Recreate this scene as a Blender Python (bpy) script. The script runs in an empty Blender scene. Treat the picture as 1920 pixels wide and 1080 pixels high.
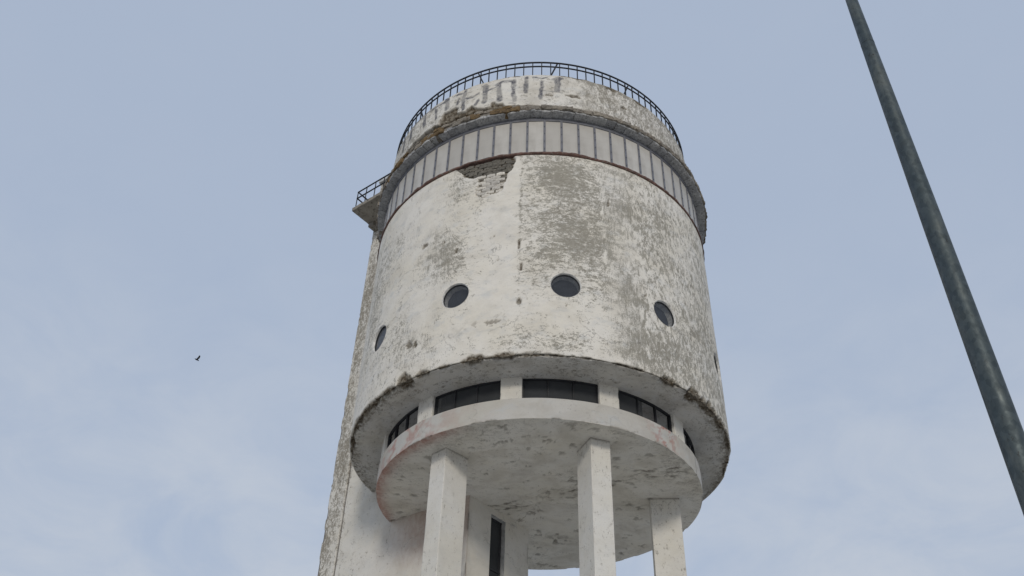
import bpy, math, random
import numpy as np
from mathutils import Matrix, Vector

# ------------------------------------------------------------------ camera, sky, sun, exposure
scene = bpy.context.scene
col = scene.collection
R = math.radians
SUN_ELEV, SUN_AZ = 19.0, 3.0            # degrees; azimuth measured from the camera side of the tower, + to the right

cam_d = bpy.data.cameras.new('camera'); cam = bpy.data.objects.new('camera', cam_d); col.objects.link(cam)
CAM = Vector((0.0, -26.306, 1.6))
_p, _r, _y = R(39.643), R(1.8620), R(-2.2527)
_F = Vector((math.sin(_y)*math.cos(_p), math.cos(_y)*math.cos(_p), math.sin(_p)))
_X = Vector((math.cos(_y), -math.sin(_y), 0)); _U = _X.cross(_F)
CX = _X*math.cos(_r)+_U*math.sin(_r); CU = -_X*math.sin(_r)+_U*math.cos(_r)
cam.matrix_world = Matrix(((CX.x, CU.x, -_F.x, CAM.x), (CX.y, CU.y, -_F.y, CAM.y), (CX.z, CU.z, -_F.z, CAM.z), (0, 0, 0, 1)))
cam_d.sensor_width = 36; cam_d.sensor_fit = 'HORIZONTAL'; cam_d.lens = 36*1738.54/1920
cam_d.clip_start = 0.1; cam_d.clip_end = 5000
scene.camera = cam

world = bpy.data.worlds.new('World'); scene.world = world; world.use_nodes = True
wn = world.node_tree; wn.nodes.clear()
w_out = wn.nodes.new('ShaderNodeOutputWorld'); w_bg = wn.nodes.new('ShaderNodeBackground')
w_sky = wn.nodes.new('ShaderNodeTexSky'); w_sky.sky_type = 'NISHITA'; w_sky.sun_disc = False
w_sky.sun_elevation = R(SUN_ELEV); w_sky.sun_rotation = R(180-SUN_AZ); w_sky.air_density = 1.0; w_sky.dust_density = 2.0
w_tc = wn.nodes.new('ShaderNodeTexCoord')
w_map = wn.nodes.new('ShaderNodeMapping'); w_map.inputs['Scale'].default_value = (1, 1, 1.7); w_map.inputs['Location'].default_value = (.35, .1, .2)
w_noise = wn.nodes.new('ShaderNodeTexNoise'); w_noise.inputs['Scale'].default_value = 7.5; w_noise.inputs['Detail'].default_value = 6; w_noise.inputs['Roughness'].default_value = .6; w_noise.inputs['Distortion'].default_value = .4
w_ramp = wn.nodes.new('ShaderNodeMapRange'); w_ramp.interpolation_type = 'SMOOTHSTEP'
w_ramp.inputs['From Min'].default_value = .18; w_ramp.inputs['From Max'].default_value = .78
w_sep = wn.nodes.new('ShaderNodeSeparateXYZ')
w_low = wn.nodes.new('ShaderNodeMapRange'); w_low.interpolation_type = 'SMOOTHSTEP'     # the cloud layer thickens towards the horizon
w_low.inputs['From Min'].default_value = .70; w_low.inputs['From Max'].default_value = .34
w_low.inputs['To Min'].default_value = .06; w_low.inputs['To Max'].default_value = 1.0
w_mul = wn.nodes.new('ShaderNodeMath'); w_mul.operation = 'MULTIPLY'
w_veil = wn.nodes.new('ShaderNodeMixRGB'); w_veil.inputs['Fac'].default_value = .90        # thin even overcast over the clear sky
w_veil.inputs['Color2'].default_value = (4.24, 5.02, 6.40, 1)
w_cl = wn.nodes.new('ShaderNodeMixRGB'); w_cl.inputs['Color2'].default_value = (5.25, 5.75, 6.55, 1)
L = wn.links.new
L(w_tc.outputs['Generated'], w_map.inputs['Vector']); L(w_map.outputs['Vector'], w_noise.inputs['Vector'])
L(w_noise.outputs['Fac'], w_ramp.inputs['Value']); L(w_tc.outputs['Generated'], w_sep.inputs['Vector']); L(w_sep.outputs['Z'], w_low.inputs['Value'])
L(w_ramp.outputs['Result'], w_mul.inputs[0]); L(w_low.outputs['Result'], w_mul.inputs[1])
L(w_sky.outputs['Color'], w_veil.inputs['Color1']); L(w_veil.outputs['Color'], w_cl.inputs['Color1']); L(w_mul.outputs['Value'], w_cl.inputs['Fac'])
L(w_cl.outputs['Color'], w_bg.inputs['Color']); w_bg.inputs['Strength'].default_value = .10
L(w_bg.outputs['Background'], w_out.inputs['Surface'])

sun_d = bpy.data.lights.new('sun', 'SUN'); sun = bpy.data.objects.new('sun', sun_d); col.objects.link(sun)
sun_d.energy = 1.2; sun_d.angle = R(10); sun_d.color = (1.0, .93, .82)
_sd = Vector((math.sin(R(SUN_AZ))*math.cos(R(SUN_ELEV)), -math.cos(R(SUN_AZ))*math.cos(R(SUN_ELEV)), math.sin(R(SUN_ELEV))))
sun.rotation_euler = _sd.to_track_quat('Z', 'Y').to_euler(); sun.location = (0, -60, 40)

vs = scene.view_settings
vs.view_transform = 'Standard'; vs.look = 'None'; vs.gamma = 1; vs.exposure = 0; vs.use_curve_mapping = False
scene.cycles.max_bounces = 8
scene.render.film_transparent = False

# ------------------------------------------------------------------ helpers
rng = random.Random(7)

def tag(o, label=None, cat=None, group=None, kind=None):
    if label: o['label'] = label
    if cat: o['category'] = cat
    if group: o['group'] = group
    if kind: o['kind'] = kind
    return o

def link(name, me, mat=None, parent=None):
    o = bpy.data.objects.new(name, me); col.objects.link(o)
    if mat is not None and me is not None and not me.materials: me.materials.append(mat)
    if parent is not None: o.parent = parent
    return o

def _h(ix, iy, iz, seed):
    h = (ix.astype(np.uint32)*np.uint32(374761393) + iy.astype(np.uint32)*np.uint32(668265263)
         + iz.astype(np.uint32)*np.uint32(2147483647) + np.uint32(seed*1274126177 & 0xffffffff))
    h = (h ^ (h >> np.uint32(13)))*np.uint32(1274126177)
    h = (h ^ (h >> np.uint32(16)))*np.uint32(2246822519)
    return ((h ^ (h >> np.uint32(15))) & np.uint32(0xffffff)).astype(np.float64)/0xffffff

def vnoise(x, y, z=0., seed=0):
    x, y, z = np.broadcast_arrays(np.asarray(x, float), np.asarray(y, float), np.asarray(z, float))
    ix, iy, iz = np.floor(x), np.floor(y), np.floor(z)
    fx, fy, fz = x-ix, y-iy, z-iz
    fx, fy, fz = (f*f*f*(f*(f*6-15)+10) for f in (fx, fy, fz))
    ix, iy, iz = (i.astype(np.int64) for i in (ix, iy, iz))
    out = 0
    for a in (0, 1):
        for b in (0, 1):
            for c in (0, 1):
                out = out + (fx if a else 1-fx)*(fy if b else 1-fy)*(fz if c else 1-fz)*_h(ix+a, iy+b, iz+c, seed)
    return out

def fbm(x, y, z=0., octv=4, seed=0, rough=.55):
    a, s, t, f = 1., 0., 0., 1.
    for o in range(octv):
        s = s + a*vnoise(np.asarray(x)*f, np.asarray(y)*f, np.asarray(z)*f, seed+o*17); t += a; a *= rough; f *= 2.03
    return s/t                                                        # 0..1

def sstep(a, b, x):
    t = np.clip((x-a)/(b-a), 0, 1); return t*t*(3-2*t)

def poly_sdf(px, py, poly):
    """signed distance to a polygon, negative inside"""
    poly = np.asarray(poly, float); d = np.full(px.shape, 1e9); ins = np.zeros(px.shape, bool)
    for (ax, ay), (bx, by) in zip(poly, np.roll(poly, -1, 0)):
        ex, ey = bx-ax, by-ay; t = np.clip(((px-ax)*ex+(py-ay)*ey)/(ex*ex+ey*ey+1e-12), 0, 1)
        d = np.minimum(d, np.hypot(px-ax-t*ex, py-ay-t*ey))
        if by != ay: ins ^= ((ay > py) != (by > py)) & (px < (bx-ax)*(py-ay)/(by-ay)+ax)
    return np.where(ins, -d, d)

def line_dist(px, py, pts):
    d = np.full(px.shape, 1e9)
    for (ax, ay), (bx, by) in zip(pts[:-1], pts[1:]):
        ex, ey = bx-ax, by-ay; t = np.clip(((px-ax)*ex+(py-ay)*ey)/(ex*ex+ey*ey+1e-12), 0, 1)
        d = np.minimum(d, np.hypot(px-ax-t*ex, py-ay-t*ey))
    return d

def grid_obj(name, P, mat, parent=None, closed=True, attrs=None, vec=None, keep=None, smooth=True, flip=False):
    """P: (nu, nv, 3) points. u runs round, v runs along. attrs: {name: (nu,nv)}; keep: (faces) mask"""
    nu, nv = P.shape[:2]
    idx = np.arange(nu*nv).reshape(nu, nv)
    a = idx if closed else idx[:-1]
    b = np.roll(idx, -1, 0) if closed else idx[1:]
    q = np.stack([a[:, :-1], b[:, :-1], b[:, 1:], a[:, 1:]], -1)
    if flip: q = q[..., ::-1]
    if keep is not None: q = q[keep]
    q = q.reshape(-1, 4)
    me = bpy.data.meshes.new(name)
    me.vertices.add(nu*nv); me.vertices.foreach_set('co', P.reshape(-1).astype(np.float32))
    me.loops.add(q.size); me.loops.foreach_set('vertex_index', q.reshape(-1).astype(np.int32))
    me.polygons.add(len(q)); me.polygons.foreach_set('loop_start', (np.arange(len(q))*4).astype(np.int32))
    me.polygons.foreach_set('loop_total', np.full(len(q), 4, np.int32))
    me.polygons.foreach_set('use_smooth', np.full(len(q), smooth))
    for k, v in (attrs or {}).items():
        at = me.attributes.new(k, 'FLOAT', 'POINT'); at.data.foreach_set('value', np.broadcast_to(v, (nu, nv)).reshape(-1).astype(np.float32))
    if vec is not None:
        at = me.attributes.new('cyl', 'FLOAT_VECTOR', 'POINT'); at.data.foreach_set('vector', vec.reshape(-1).astype(np.float32))
    me.update(calc_edges=True); me.validate()
    return link(name, me, mat, parent)

def raw_mesh(name, verts, faces, smooth=False):
    me = bpy.data.meshes.new(name); me.from_pydata([tuple(v) for v in verts], [], faces)
    if smooth:
        for p in me.polygons: p.use_smooth = True
    me.update(); return me

def box_data(x0, x1, y0, y1, z0, z1):
    v = [(x0, y0, z0), (x1, y0, z0), (x1, y1, z0), (x0, y1, z0), (x0, y0, z1), (x1, y0, z1), (x1, y1, z1), (x0, y1, z1)]
    f = [(0, 3, 2, 1), (4, 5, 6, 7), (0, 1, 5, 4), (1, 2, 6, 5), (2, 3, 7, 6), (3, 0, 4, 7)]
    return v, f

def box_mesh(name, *a): return raw_mesh(name, *box_data(*a))

def bar_data(a, b, w, h=None, up=Vector((0, 0, 1))):
    """a square bar from a to b"""
    h = h or w; a, b = Vector(a), Vector(b); d = (b-a).normalized()
    if abs(d.dot(up)) > .95: up = Vector((0, 1, 0))
    x = d.cross(up).normalized(); y = x.cross(d)
    v = [p + x*sx*w/2 + y*sy*h/2 for p in (a, b) for sx, sy in ((-1, -1), (1, -1), (1, 1), (-1, 1))]
    f = [(0, 1, 2, 3), (7, 6, 5, 4), (0, 4, 5, 1), (1, 5, 6, 2), (2, 6, 7, 3), (3, 7, 4, 0)]
    return v, f

def bar(name, a, b, w, mat, parent, h=None):
    return link(name, raw_mesh(name, *bar_data(a, b, w, h)), mat, parent)

def pol(th, r, z):                                    # th degrees: 0 faces the camera, + to the right
    t = R(th); return Vector((r*math.sin(t), -r*math.cos(t), z))

def ring_path(fine=100, step=.33, back=3.0):
    a = np.arange(-fine, fine, step); b = np.arange(fine, 360-fine, back)
    return np.radians(np.concatenate([a, b]))

def lathe_grid(th, prof_r, prof_z, dr=0, dz=0):
    r = prof_r[None, :] + dr; z = prof_z[None, :] + dz
    r, z = np.broadcast_arrays(r*np.ones((len(th), 1)), z*np.ones((len(th), 1)))
    return np.stack([r*np.sin(th)[:, None], -r*np.cos(th)[:, None], z], -1)

def wrap(th): return (th+np.pi) % (2*np.pi)-np.pi

# ------------------------------------------------------------------ materials
class NT:
    def __init__(s, name):
        s.m = bpy.data.materials.new(name); s.m.use_nodes = True; s.t = s.m.node_tree; s.t.nodes.clear()
        s.out = s.n('ShaderNodeOutputMaterial'); s.b = s.n('ShaderNodeBsdfPrincipled'); s.l(s.b.outputs[0], s.out.inputs[0])
    def n(s, k): return s.t.nodes.new(k)
    def l(s, a, b): s.t.links.new(a, b)
    def put(s, sock, v):
        if hasattr(v, 'is_output'): s.l(v, sock)
        else: sock.default_value = (tuple(v)+(1,))[:4] if isinstance(v, (tuple, list)) and len(v) == 3 and sock.type == 'RGBA' else v
    def attr(s, name, vec=False):
        a = s.n('ShaderNodeAttribute'); a.attribute_name = name; return a.outputs['Vector' if vec else 'Fac']
    def obj(s): return s.n('ShaderNodeTexCoord').outputs['Object']
    def rand(s): return s.n('ShaderNodeObjectInfo').outputs['Random']
    def scale(s, v, sc, off=None):
        m = s.n('ShaderNodeMapping'); s.put(m.inputs['Vector'], v); m.inputs['Scale'].default_value = sc
        if off is not None: s.put(m.inputs['Location'], off)
        return m.outputs[0]
    def noise(s, v, sc, det=6, ro=.6, dist=0):
        m = s.n('ShaderNodeTexNoise'); s.put(m.inputs['Vector'], v); m.inputs['Scale'].default_value = sc
        m.inputs['Detail'].default_value = det; m.inputs['Roughness'].default_value = ro; m.inputs['Distortion'].default_value = dist
        return m.outputs['Fac']
    def edges(s, v, sc):
        m = s.n('ShaderNodeTexVoronoi'); m.feature = 'DISTANCE_TO_EDGE'; s.put(m.inputs['Vector'], v); m.inputs['Scale'].default_value = sc
        return m.outputs['Distance']
    def math(s, op, a, b=None, c=None):
        m = s.n('ShaderNodeMath'); m.operation = op; s.put(m.inputs[0], a)
        if b is not None: s.put(m.inputs[1], b)
        if c is not None: s.put(m.inputs[2], c)
        return m.outputs[0]
    def ss(s, v, a, b, to=(0, 1)):
        m = s.n('ShaderNodeMapRange'); m.interpolation_type = 'SMOOTHSTEP'; s.put(m.inputs['Value'], v)
        s.put(m.inputs['From Min'], a); s.put(m.inputs['From Max'], b); m.inputs['To Min'].default_value, m.inputs['To Max'].default_value = to
        return m.outputs[0]
    def mix(s, f, a, b, mode='MIX'):
        m = s.n('ShaderNodeMixRGB'); m.blend_type = mode; s.put(m.inputs[0], f); s.put(m.inputs[1], a); s.put(m.inputs[2], b); return m.outputs[0]
    def bump(s, h, strength=.4, dist=.02):
        m = s.n('ShaderNodeBump'); m.inputs['Strength'].default_value = strength; m.inputs['Distance'].default_value = dist
        s.put(m.inputs['Height'], h); s.l(m.outputs[0], s.b.inputs['Normal'])
    def fin(s, color, rough=.9, spec=.2, metal=0.):
        s.put(s.b.inputs['Base Color'], color); s.put(s.b.inputs['Roughness'], rough)
        s.b.inputs['Specular IOR Level'].default_value = spec; s.b.inputs['Metallic'].default_value = metal
        return s.m

def plaster(name, white=(.735, .705, .645), worn=(.345, .32, .265), expo=(.24, .215, .175), tint=(.42, .25, .21), blue=.5, stain=.3, crack=.55, fleck=1.):
    """limewashed render: attributes wear (how far the wash has gone), aniso (0 level brush marks .. 1 upright runs), exposed (render gone, and shade coloured into joints), paint, tint"""
    s = NT(name)
    P = s.attr('cyl', True)
    off = s.rand()
    wear, aniso, ex, paint_or_shade, tn = (s.attr(k) for k in ('wear', 'aniso', 'exposed_or_shade', 'paint_or_shade', 'tint'))
    nA = s.noise(s.scale(P, (.95, 1.55, 1)), 3.6, 11, .72, .4)
    nB = s.noise(s.scale(P, (1.8, .9, 1), (3.1, 7.7, 0)), 3.3, 11, .72, .6)
    n = s.mix(aniso, nA, nB)
    nC = s.noise(s.mix(aniso, s.scale(P, (.8, 1.7, 1), (11, 3, 0)), s.scale(P, (1.8, .7, 1), (11, 3, 0))), 9, 8, .74, .7)
    nD = s.noise(s.scale(P, (1.2, 1.2, 1), (21, 13, 0)), 24, 6, .72, .5)
    nn = s.math('MULTIPLY_ADD', s.math('SUBTRACT', nC, .5), .85, n)
    nn = s.math('MULTIPLY_ADD', s.math('SUBTRACT', nD, .5), .70, nn)
    thr = s.math('MULTIPLY_ADD', wear, -.40, .715)
    m1 = s.ss(s.math('SUBTRACT', nn, thr), -.04, .08)
    thr2 = s.math('MULTIPLY_ADD', wear, -.20, .675)
    m2 = s.math('MULTIPLY', s.ss(s.math('SUBTRACT', nC, thr2), -.015, .05), s.ss(n, .38, .55))
    # white coat: uneven tone, a little yellow here and grey there
    t1 = s.noise(P, .55, 5, .6); t2 = s.noise(s.scale(P, (1, 1.6, 1), (5, 5, 0)), 1.9, 7, .62); t3 = s.noise(P, 22, 4, .7)
    c = s.mix(s.ss(t1, .35, .7), white, tuple(v*k for v, k in zip(white, (.95, .93, .88))))
    c = s.mix(s.math('MULTIPLY', s.ss(t2, .48, .72), blue), c, (.53, .54, .54))
    c = s.mix(s.ss(t3, .52, .82), c, tuple(v*.80 for v in white))
    wc = s.mix(s.noise(s.scale(P, (1, 1, 1), (2, 9, 0)), 5, 5, .6), worn, tuple(v*.66 for v in worn))
    bs = s.noise(s.scale(P, (1, 1.2, 1), (17, 23, 0)), 1.1, 8, .66, .5)
    c = s.mix(s.math('MULTIPLY', s.ss(bs, .42, .68), stain), c, tuple(v*k for v, k in zip(white, (.62, .59, .54))))
    c = s.mix(s.math('MULTIPLY', m1, .84*fleck), c, wc)
    c = s.mix(s.math('MULTIPLY', m2, .72*fleck), c, tuple(v*.82 for v in worn))
    c = s.mix(s.math('MULTIPLY', tn, s.ss(s.math('ADD', nB, s.math('MULTIPLY', nC, .6)), .62, .95, (.5, .9))), c, tint)
    ec = s.mix(s.ss(s.noise(P, 6.5, 9, .75), .40, .60), expo, tuple(v*k for v, k in zip(expo, (.30, .25, .20))))
    ec = s.mix(s.ss(s.noise(s.scale(P, (1, 1.6, 1), (6, 2, 0)), 8, 7, .7), .56, .66), ec, tuple(min(1, v*1.9) for v in expo))
    c = s.mix(ex, c, ec)
    # old lettering, and groove shade coloured dark on the shaft
    c = s.mix(s.math('MULTIPLY', paint_or_shade, s.ss(s.math('ADD', nC, s.math('MULTIPLY', nA, .5)), .68, .98, (1, .15))), c, (.125, .125, .14))
    # pinholes and hairline cracks
    sp = s.ss(s.noise(s.scale(P, (1, 1, 1), (31, 17, 0)), 15, 2, .5), .775, .80)
    c = s.mix(s.math('MULTIPLY', sp, .8), c, (.09, .08, .07))
    wob = s.n('ShaderNodeVectorMath'); wob.operation = 'ADD'
    nz = s.n('ShaderNodeTexNoise'); s.put(nz.inputs['Vector'], P); nz.inputs['Scale'].default_value = 2.5; nz.inputs['Detail'].default_value = 6
    s.l(P, wob.inputs[0]); s.l(nz.outputs['Color'], wob.inputs[1])
    cr = s.math('MULTIPLY', s.ss(s.edges(wob.outputs[0], .85), .010, .003), s.ss(s.noise(s.scale(P, (1, 1, 1), (8, 1, 0)), .7, 3, .5), .52, .60))
    c = s.mix(s.math('MULTIPLY', cr, crack), c, (.16, .15, .13))
    h = s.math('SUBTRACT', s.math('MULTIPLY_ADD', s.noise(P, 7, 9, .7), .7, s.math('MULTIPLY', nA, .8)), s.math('MULTIPLY', s.math('ADD', m1, m2), .22))
    h = s.math('SUBTRACT', h, s.math('MULTIPLY', cr, .5))
    s.bump(h, .55, .03)
    return s.fin(c, .93, .15)

def stone(name, a, b, c3, scale=6, bump=.6, lo=.78, hi=1.12):
    s = NT(name); P = s.obj(); r = s.rand()
    m = s.n('ShaderNodeVectorMath'); m.operation = 'ADD'; s.l(P, m.inputs[0])
    cmb = s.n('ShaderNodeCombineXYZ'); k = s.math('MULTIPLY', r, 37.); s.l(k, cmb.inputs[0]); s.l(k, cmb.inputs[1]); s.l(cmb.outputs[0], m.inputs[1])
    V = m.outputs[0]
    n1 = s.noise(V, scale, 8, .72, .4); n2 = s.noise(V, scale*2.2, 7, .75)
    c = s.mix(s.ss(n1, .36, .64), a, b); c = s.mix(s.ss(n2, .53, .62), c, c3)
    c = s.mix(1, c, s.mix(r, (lo, lo, lo), (hi, hi*.985, hi*.95)), 'MULTIPLY')
    s.bump(s.math('ADD', n1, n2), bump, .03)
    return s.fin(c, .94, .12)

def simple(name, c, rough=.6, metal=0., spec=.3, var=.25, sc=8, bump=0):
    s = NT(name); P = s.obj(); n = s.noise(P, sc, 6, .65)
    cc = s.mix(s.ss(n, .3, .7), tuple(v*(1-var) for v in c), tuple(min(1, v*(1+var)) for v in c))
    if bump: s.bump(n, bump, .01)
    return s.fin(cc, rough, spec, metal)

def glass(name, tint, trans, ior=1.5, dust=(.34, .44), refl=(.9, .9, .92)):
    """a pane: tinted see-through with the mirror share that grazing light gives"""
    s = NT(name); s.t.nodes.remove(s.b)
    tr = s.n('ShaderNodeBsdfTransparent'); tr.inputs[0].default_value = (*trans, 1)
    gl = s.n('ShaderNodeBsdfGlossy'); gl.inputs['Roughness'].default_value = .06; gl.inputs['Color'].default_value = (*refl, 1)
    df = s.n('ShaderNodeBsdfDiffuse'); df.inputs[0].default_value = (*tint, 1)                  # dust on the pane
    fr = s.n('ShaderNodeFresnel'); fr.inputs[0].default_value = ior
    m0 = s.n('ShaderNodeMixShader'); P = s.obj()
    s.l(s.ss(s.noise(P, 1.3, 5, .6), .3, .8, dust), m0.inputs[0]); s.l(tr.outputs[0], m0.inputs[1]); s.l(df.outputs[0], m0.inputs[2])
    m1 = s.n('ShaderNodeMixShader'); s.l(fr.outputs[0], m1.inputs[0]); s.l(m0.outputs[0], m1.inputs[1]); s.l(gl.outputs[0], m1.inputs[2])
    s.l(m1.outputs[0], s.out.inputs[0]); return s.m

M = {}
M['wall'] = plaster('limewashed_render', white=(.79, .755, .69))
M['parapet'] = plaster('parapet_render', white=(.77, .74, .685), worn=(.33, .30, .25), expo=(.25, .22, .175), stain=.6)
M['slab'] = plaster('slab_render', white=(.76, .735, .68), worn=(.34, .31, .265), expo=(.22, .20, .17), tint=(.40, .20, .16), blue=.15, stain=.5, crack=.4, fleck=.5)
M['column'] = plaster('column_render', white=(.72, .70, .655), worn=(.42, .39, .34), expo=(.30, .28, .25), blue=.2, stain=.2, crack=0.)
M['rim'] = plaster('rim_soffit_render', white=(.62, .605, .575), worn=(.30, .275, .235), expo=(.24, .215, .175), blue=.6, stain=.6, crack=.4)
M['fascia'] = plaster('fascia_paint', white=(.56, .545, .515), worn=(.38, .355, .32), expo=(.22, .20, .17), tint=(.40, .17, .14), blue=.6, crack=.2)
M['shaft'] = plaster('shaft_render', white=(.70, .675, .625), worn=(.30, .27, .22), expo=(.16, .14, .12), tint=(.44, .33, .27), blue=.3)
M['ledge_soffit'] = stone('flaking_grey_paint', (.52, .525, .535), (.34, .345, .355), (.13, .12, .11), 7, 1., .86, 1.08)
M['ledge_face'] = stone('bare_ledge_stone', (.33, .30, .26), (.225, .20, .17), (.085, .07, .055), 6, .9)
M['ledge_ochre'] = stone('ochre_ledge_stone', (.25, .175, .095), (.165, .12, .075), (.06, .045, .032), 6, .9)
M['rubble_white'] = stone('whitewashed_rubble', (.74, .705, .645), (.64, .605, .55), (.40, .37, .325), 7, .8)
M['rubble_grey'] = stone('bare_rubble', (.21, .195, .17), (.155, .145, .125), (.085, .08, .07), 7, .9, .88, 1.06)
M['sill'] = stone('rusted_sill', (.17, .10, .085), (.105, .068, .06), (.20, .19, .17), 5, .9)
M['flashing'] = simple('pale_flashing', (.50, .50, .49), .6, 0, .3, .25, 6, .3)
M['pane_white'] = None
M['mullion'] = simple('grey_aluminium', (.15, .153, .172), .5, .0, .4, .2, 5)
M['bolt'] = simple('dark_bolt', (.03, .03, .03), .6)
M['rail'] = simple('black_paint_iron', (.022, .022, .024), .65, 0, .3, .3, 12)
M['glass_dark'] = glass('dusty_window_glass', (.13, .137, .145), (.10, .105, .11), 1.25, (.34, .44), (.45, .46, .48))
M['glass_port'] = glass('porthole_glass', (.15, .165, .195), (.86, .87, .88), 1.2, (.20, .32))
M['frame_dark'] = simple('dark_window_frame', (.035, .036, .04), .55, 0, .3, .3, 10)
M['inside'] = simple('unlit_interior', (.028, .03, .034), .9)  # dark colour stands for the unlit space behind the glass
M['port_frame'] = simple('porthole_frame_paint', (.66, .645, .61), .7, 0, .3, .35, 9, .3)
M['roofing'] = simple('roofing_felt', (.05, .05, .052), .9)
M['pole'] = None
M['bird'] = simple('black_plumage', (.012, .012, .014), .8)

s = NT('milky_glazing_panel')
P = s.obj(); r = s.rand()
c = s.mix(r, (.45, .425, .385), (.56, .535, .49))
c = s.mix(s.ss(s.noise(P, 1.6, 5, .6), .4, .75), c, (.42, .395, .355))
c = s.mix(s.ss(s.noise(s.scale(P, (6, 6, .5)), 1.5, 5, .6), .5, .75, (0, .5)), c, (.36, .34, .31))
M['pane_white'] = s.fin(c, .38, .35)

s = NT('galvanised_steel')
P = s.obj()
v1 = s.n('ShaderNodeTexVoronoi'); s.put(v1.inputs['Vector'], s.scale(P, (1, 1, .6))); v1.inputs['Scale'].default_value = 26
sepc = s.n('ShaderNodeSeparateColor'); s.l(v1.outputs['Color'], sepc.inputs[0])
c = s.mix(sepc.outputs[0], (.045, .06, .066), (.075, .094, .098))
c = s.mix(s.ss(s.noise(s.scale(P, (2, 2, .5)), 3, 7, .7), .45, .72), c, (.115, .128, .12))
c = s.mix(s.ss(s.noise(s.scale(P, (1, 1, .7), (4, 4, 0)), 14, 5, .7), .60, .70), c, (.035, .038, .037))
s.bump(s.noise(P, 30, 5, .6), .15, .004)
M['pole'] = s.fin(c, s.ss(s.noise(P, 9, 4, .6), .3, .7, (.42, .65)), .5, .55)

s = NT('pale_bounce_paving')
P = s.obj()
c = s.mix(s.ss(s.noise(P, .35, 8, .65), .35, .68), (.55, .515, .46), (.47, .44, .395))  # paving tone raised and warmed to bounce light onto the undersides
c = s.mix(s.ss(s.noise(P, 9, 5, .7), .55, .75), c, (.38, .37, .35))
br = s.n('ShaderNodeTexBrick'); s.put(br.inputs['Vector'], P); br.inputs['Scale'].default_value = 1.0; br.inputs['Mortar Size'].default_value = .008
br.inputs['Color1'].default_value = (1, 1, 1, 1); br.inputs['Color2'].default_value = (.93, .93, .92, 1); br.inputs['Mortar'].default_value = (.35, .34, .33, 1)
c = s.mix(1, c, br.outputs['Color'], 'MULTIPLY')
s.bump(s.noise(P, 18, 6, .6), .3, .01)
M['ground'] = s.fin(c, .9, .2)

# ------------------------------------------------------------------ ground
gv = [(-900, -900, 0), (900, -900, 0), (900, 900, 0), (-900, 900, 0)]
g = link('ground', raw_mesh('ground', gv, [(0, 1, 2, 3)]), M['ground']); tag(g, 'unseen ground round the tower, paving made pale to bounce light upward', None, None, 'structure')

# ------------------------------------------------------------------ the water tower
tower = bpy.data.objects.new('water_tower', None); col.objects.link(tower)
tag(tower, 'tall white concrete water tower with round tank, peeling limewash and stair shaft', 'water tower')

RT = 6.0; ZB, ZT = 16.098, 24.03          # tank radius, rim, top of the wall
PORT = [(-55.6, 18.55), (-24.3, 18.58), (7.05, 18.6), (38.0, 18.56), (69.3, 18.5), (100.5, 18.5), (-87, 18.5)]
PR = .445                                  # porthole radius

# ---- tank wall with its eroded lower rim -------------------------------------------------------
th = ring_path(102, .36, 3.0)
thw = wrap(th)
soff_r = np.concatenate([np.linspace(4.85, 5.55, 8), np.linspace(5.6, 5.96, 11)])
wall_z = np.concatenate([np.linspace(ZB+.03, ZB+.6, 18), np.linspace(ZB+.64, ZT-.05, 190)])
prof_r = np.concatenate([soff_r, [5.985, 5.997], np.full(len(wall_z), 6.0), [6.0, 5.97, 5.88]])
prof_z = np.concatenate([np.full(len(soff_r), ZB), [ZB+.004, ZB+.014], wall_z, [ZT, ZT+.01, ZT+.01]])
nS, nW = len(soff_r), len(wall_z)
isoff = np.arange(len(prof_r)) < nS+1
tdist = np.where(isoff, 6.0-prof_r, np.maximum(prof_z-ZB, 0))        # metres from the rim edge
T, Zp = np.meshgrid(thw, prof_z, indexing='ij'); X = T*RT
Rp = np.broadcast_to(prof_r, T.shape); TD = np.broadcast_to(tdist, T.shape); SO = np.broadcast_to(isoff, T.shape)
X2 = np.where(SO, X, X); Y2 = np.where(SO, ZB-TD, Zp)                 # unrolled surface coordinates
# rim damage: (centre deg, half width deg, reach m)
chips = [(-56, 9, .13), (-47, 4, .13), (-39.6, 3.0, .30), (-33, 2.5, .14), (-26, 2, .09), (-17.5, 3.4, .20), (-9, 4.5, .13), (-2.5, 3.2, .12), (5, 2, .05),
         (12, 2, .05), (37.4, 3.6, .17), (47.5, 3.5, .24), (55, 6, .22), (64, 5, .17), (74, 8, .12), (-68, 7, .14), (-80, 8, .14), (88, 8, .15)]
reach = np.full(thw.shape, .02) + .05*sstep(.5, .8, fbm(thw*9, 0*thw, 3, 3, 5))
for c0, hw, a in chips:
    reach = np.maximum(reach, a*np.clip(1-((np.degrees(thw)-c0)/hw)**2, 0, 1)**.6)
jag = fbm(X2*5.0, Y2*6, Rp*1.5, 4, 11, .55)
rimfield = reach[:, None]*(.45+1.1*jag) - TD*np.where(SO, .75, 1.0)
rimm = sstep(-.004, .02, rimfield)
rough = fbm(X2*5, Y2*8, Rp*4, 3, 23, .5)
depth = rimm*(.03+.07*sstep(.35, .65, rough))
# the hole in the render under the glazing, where the blocks show
patch = [(-27.5, 24.3), (-26.6, 23.85), (-24.6, 23.62), (-23.2, 23.42), (-19.4, 23.36), (-19.6, 23.0), (-20.2, 22.62), (-18.2, 22.36), (-15.5, 22.40), (-11.6, 22.55), (-10.9, 22.9),
         (-10.6, 23.18), (-8.9, 23.34), (-8.3, 23.75), (-7.9, 24.3)]
patch_m = [(R(a)*RT, z) for a, z in patch]
psd = poly_sdf(X2, Y2, patch_m) + (fbm(X2*5, Y2*5, 0, 4, 31)-.5)*.17
pm = np.where(SO, 0, sstep(.012, -.02, psd))
depth = np.maximum(depth, pm*(.074+.015*rough))
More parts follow.
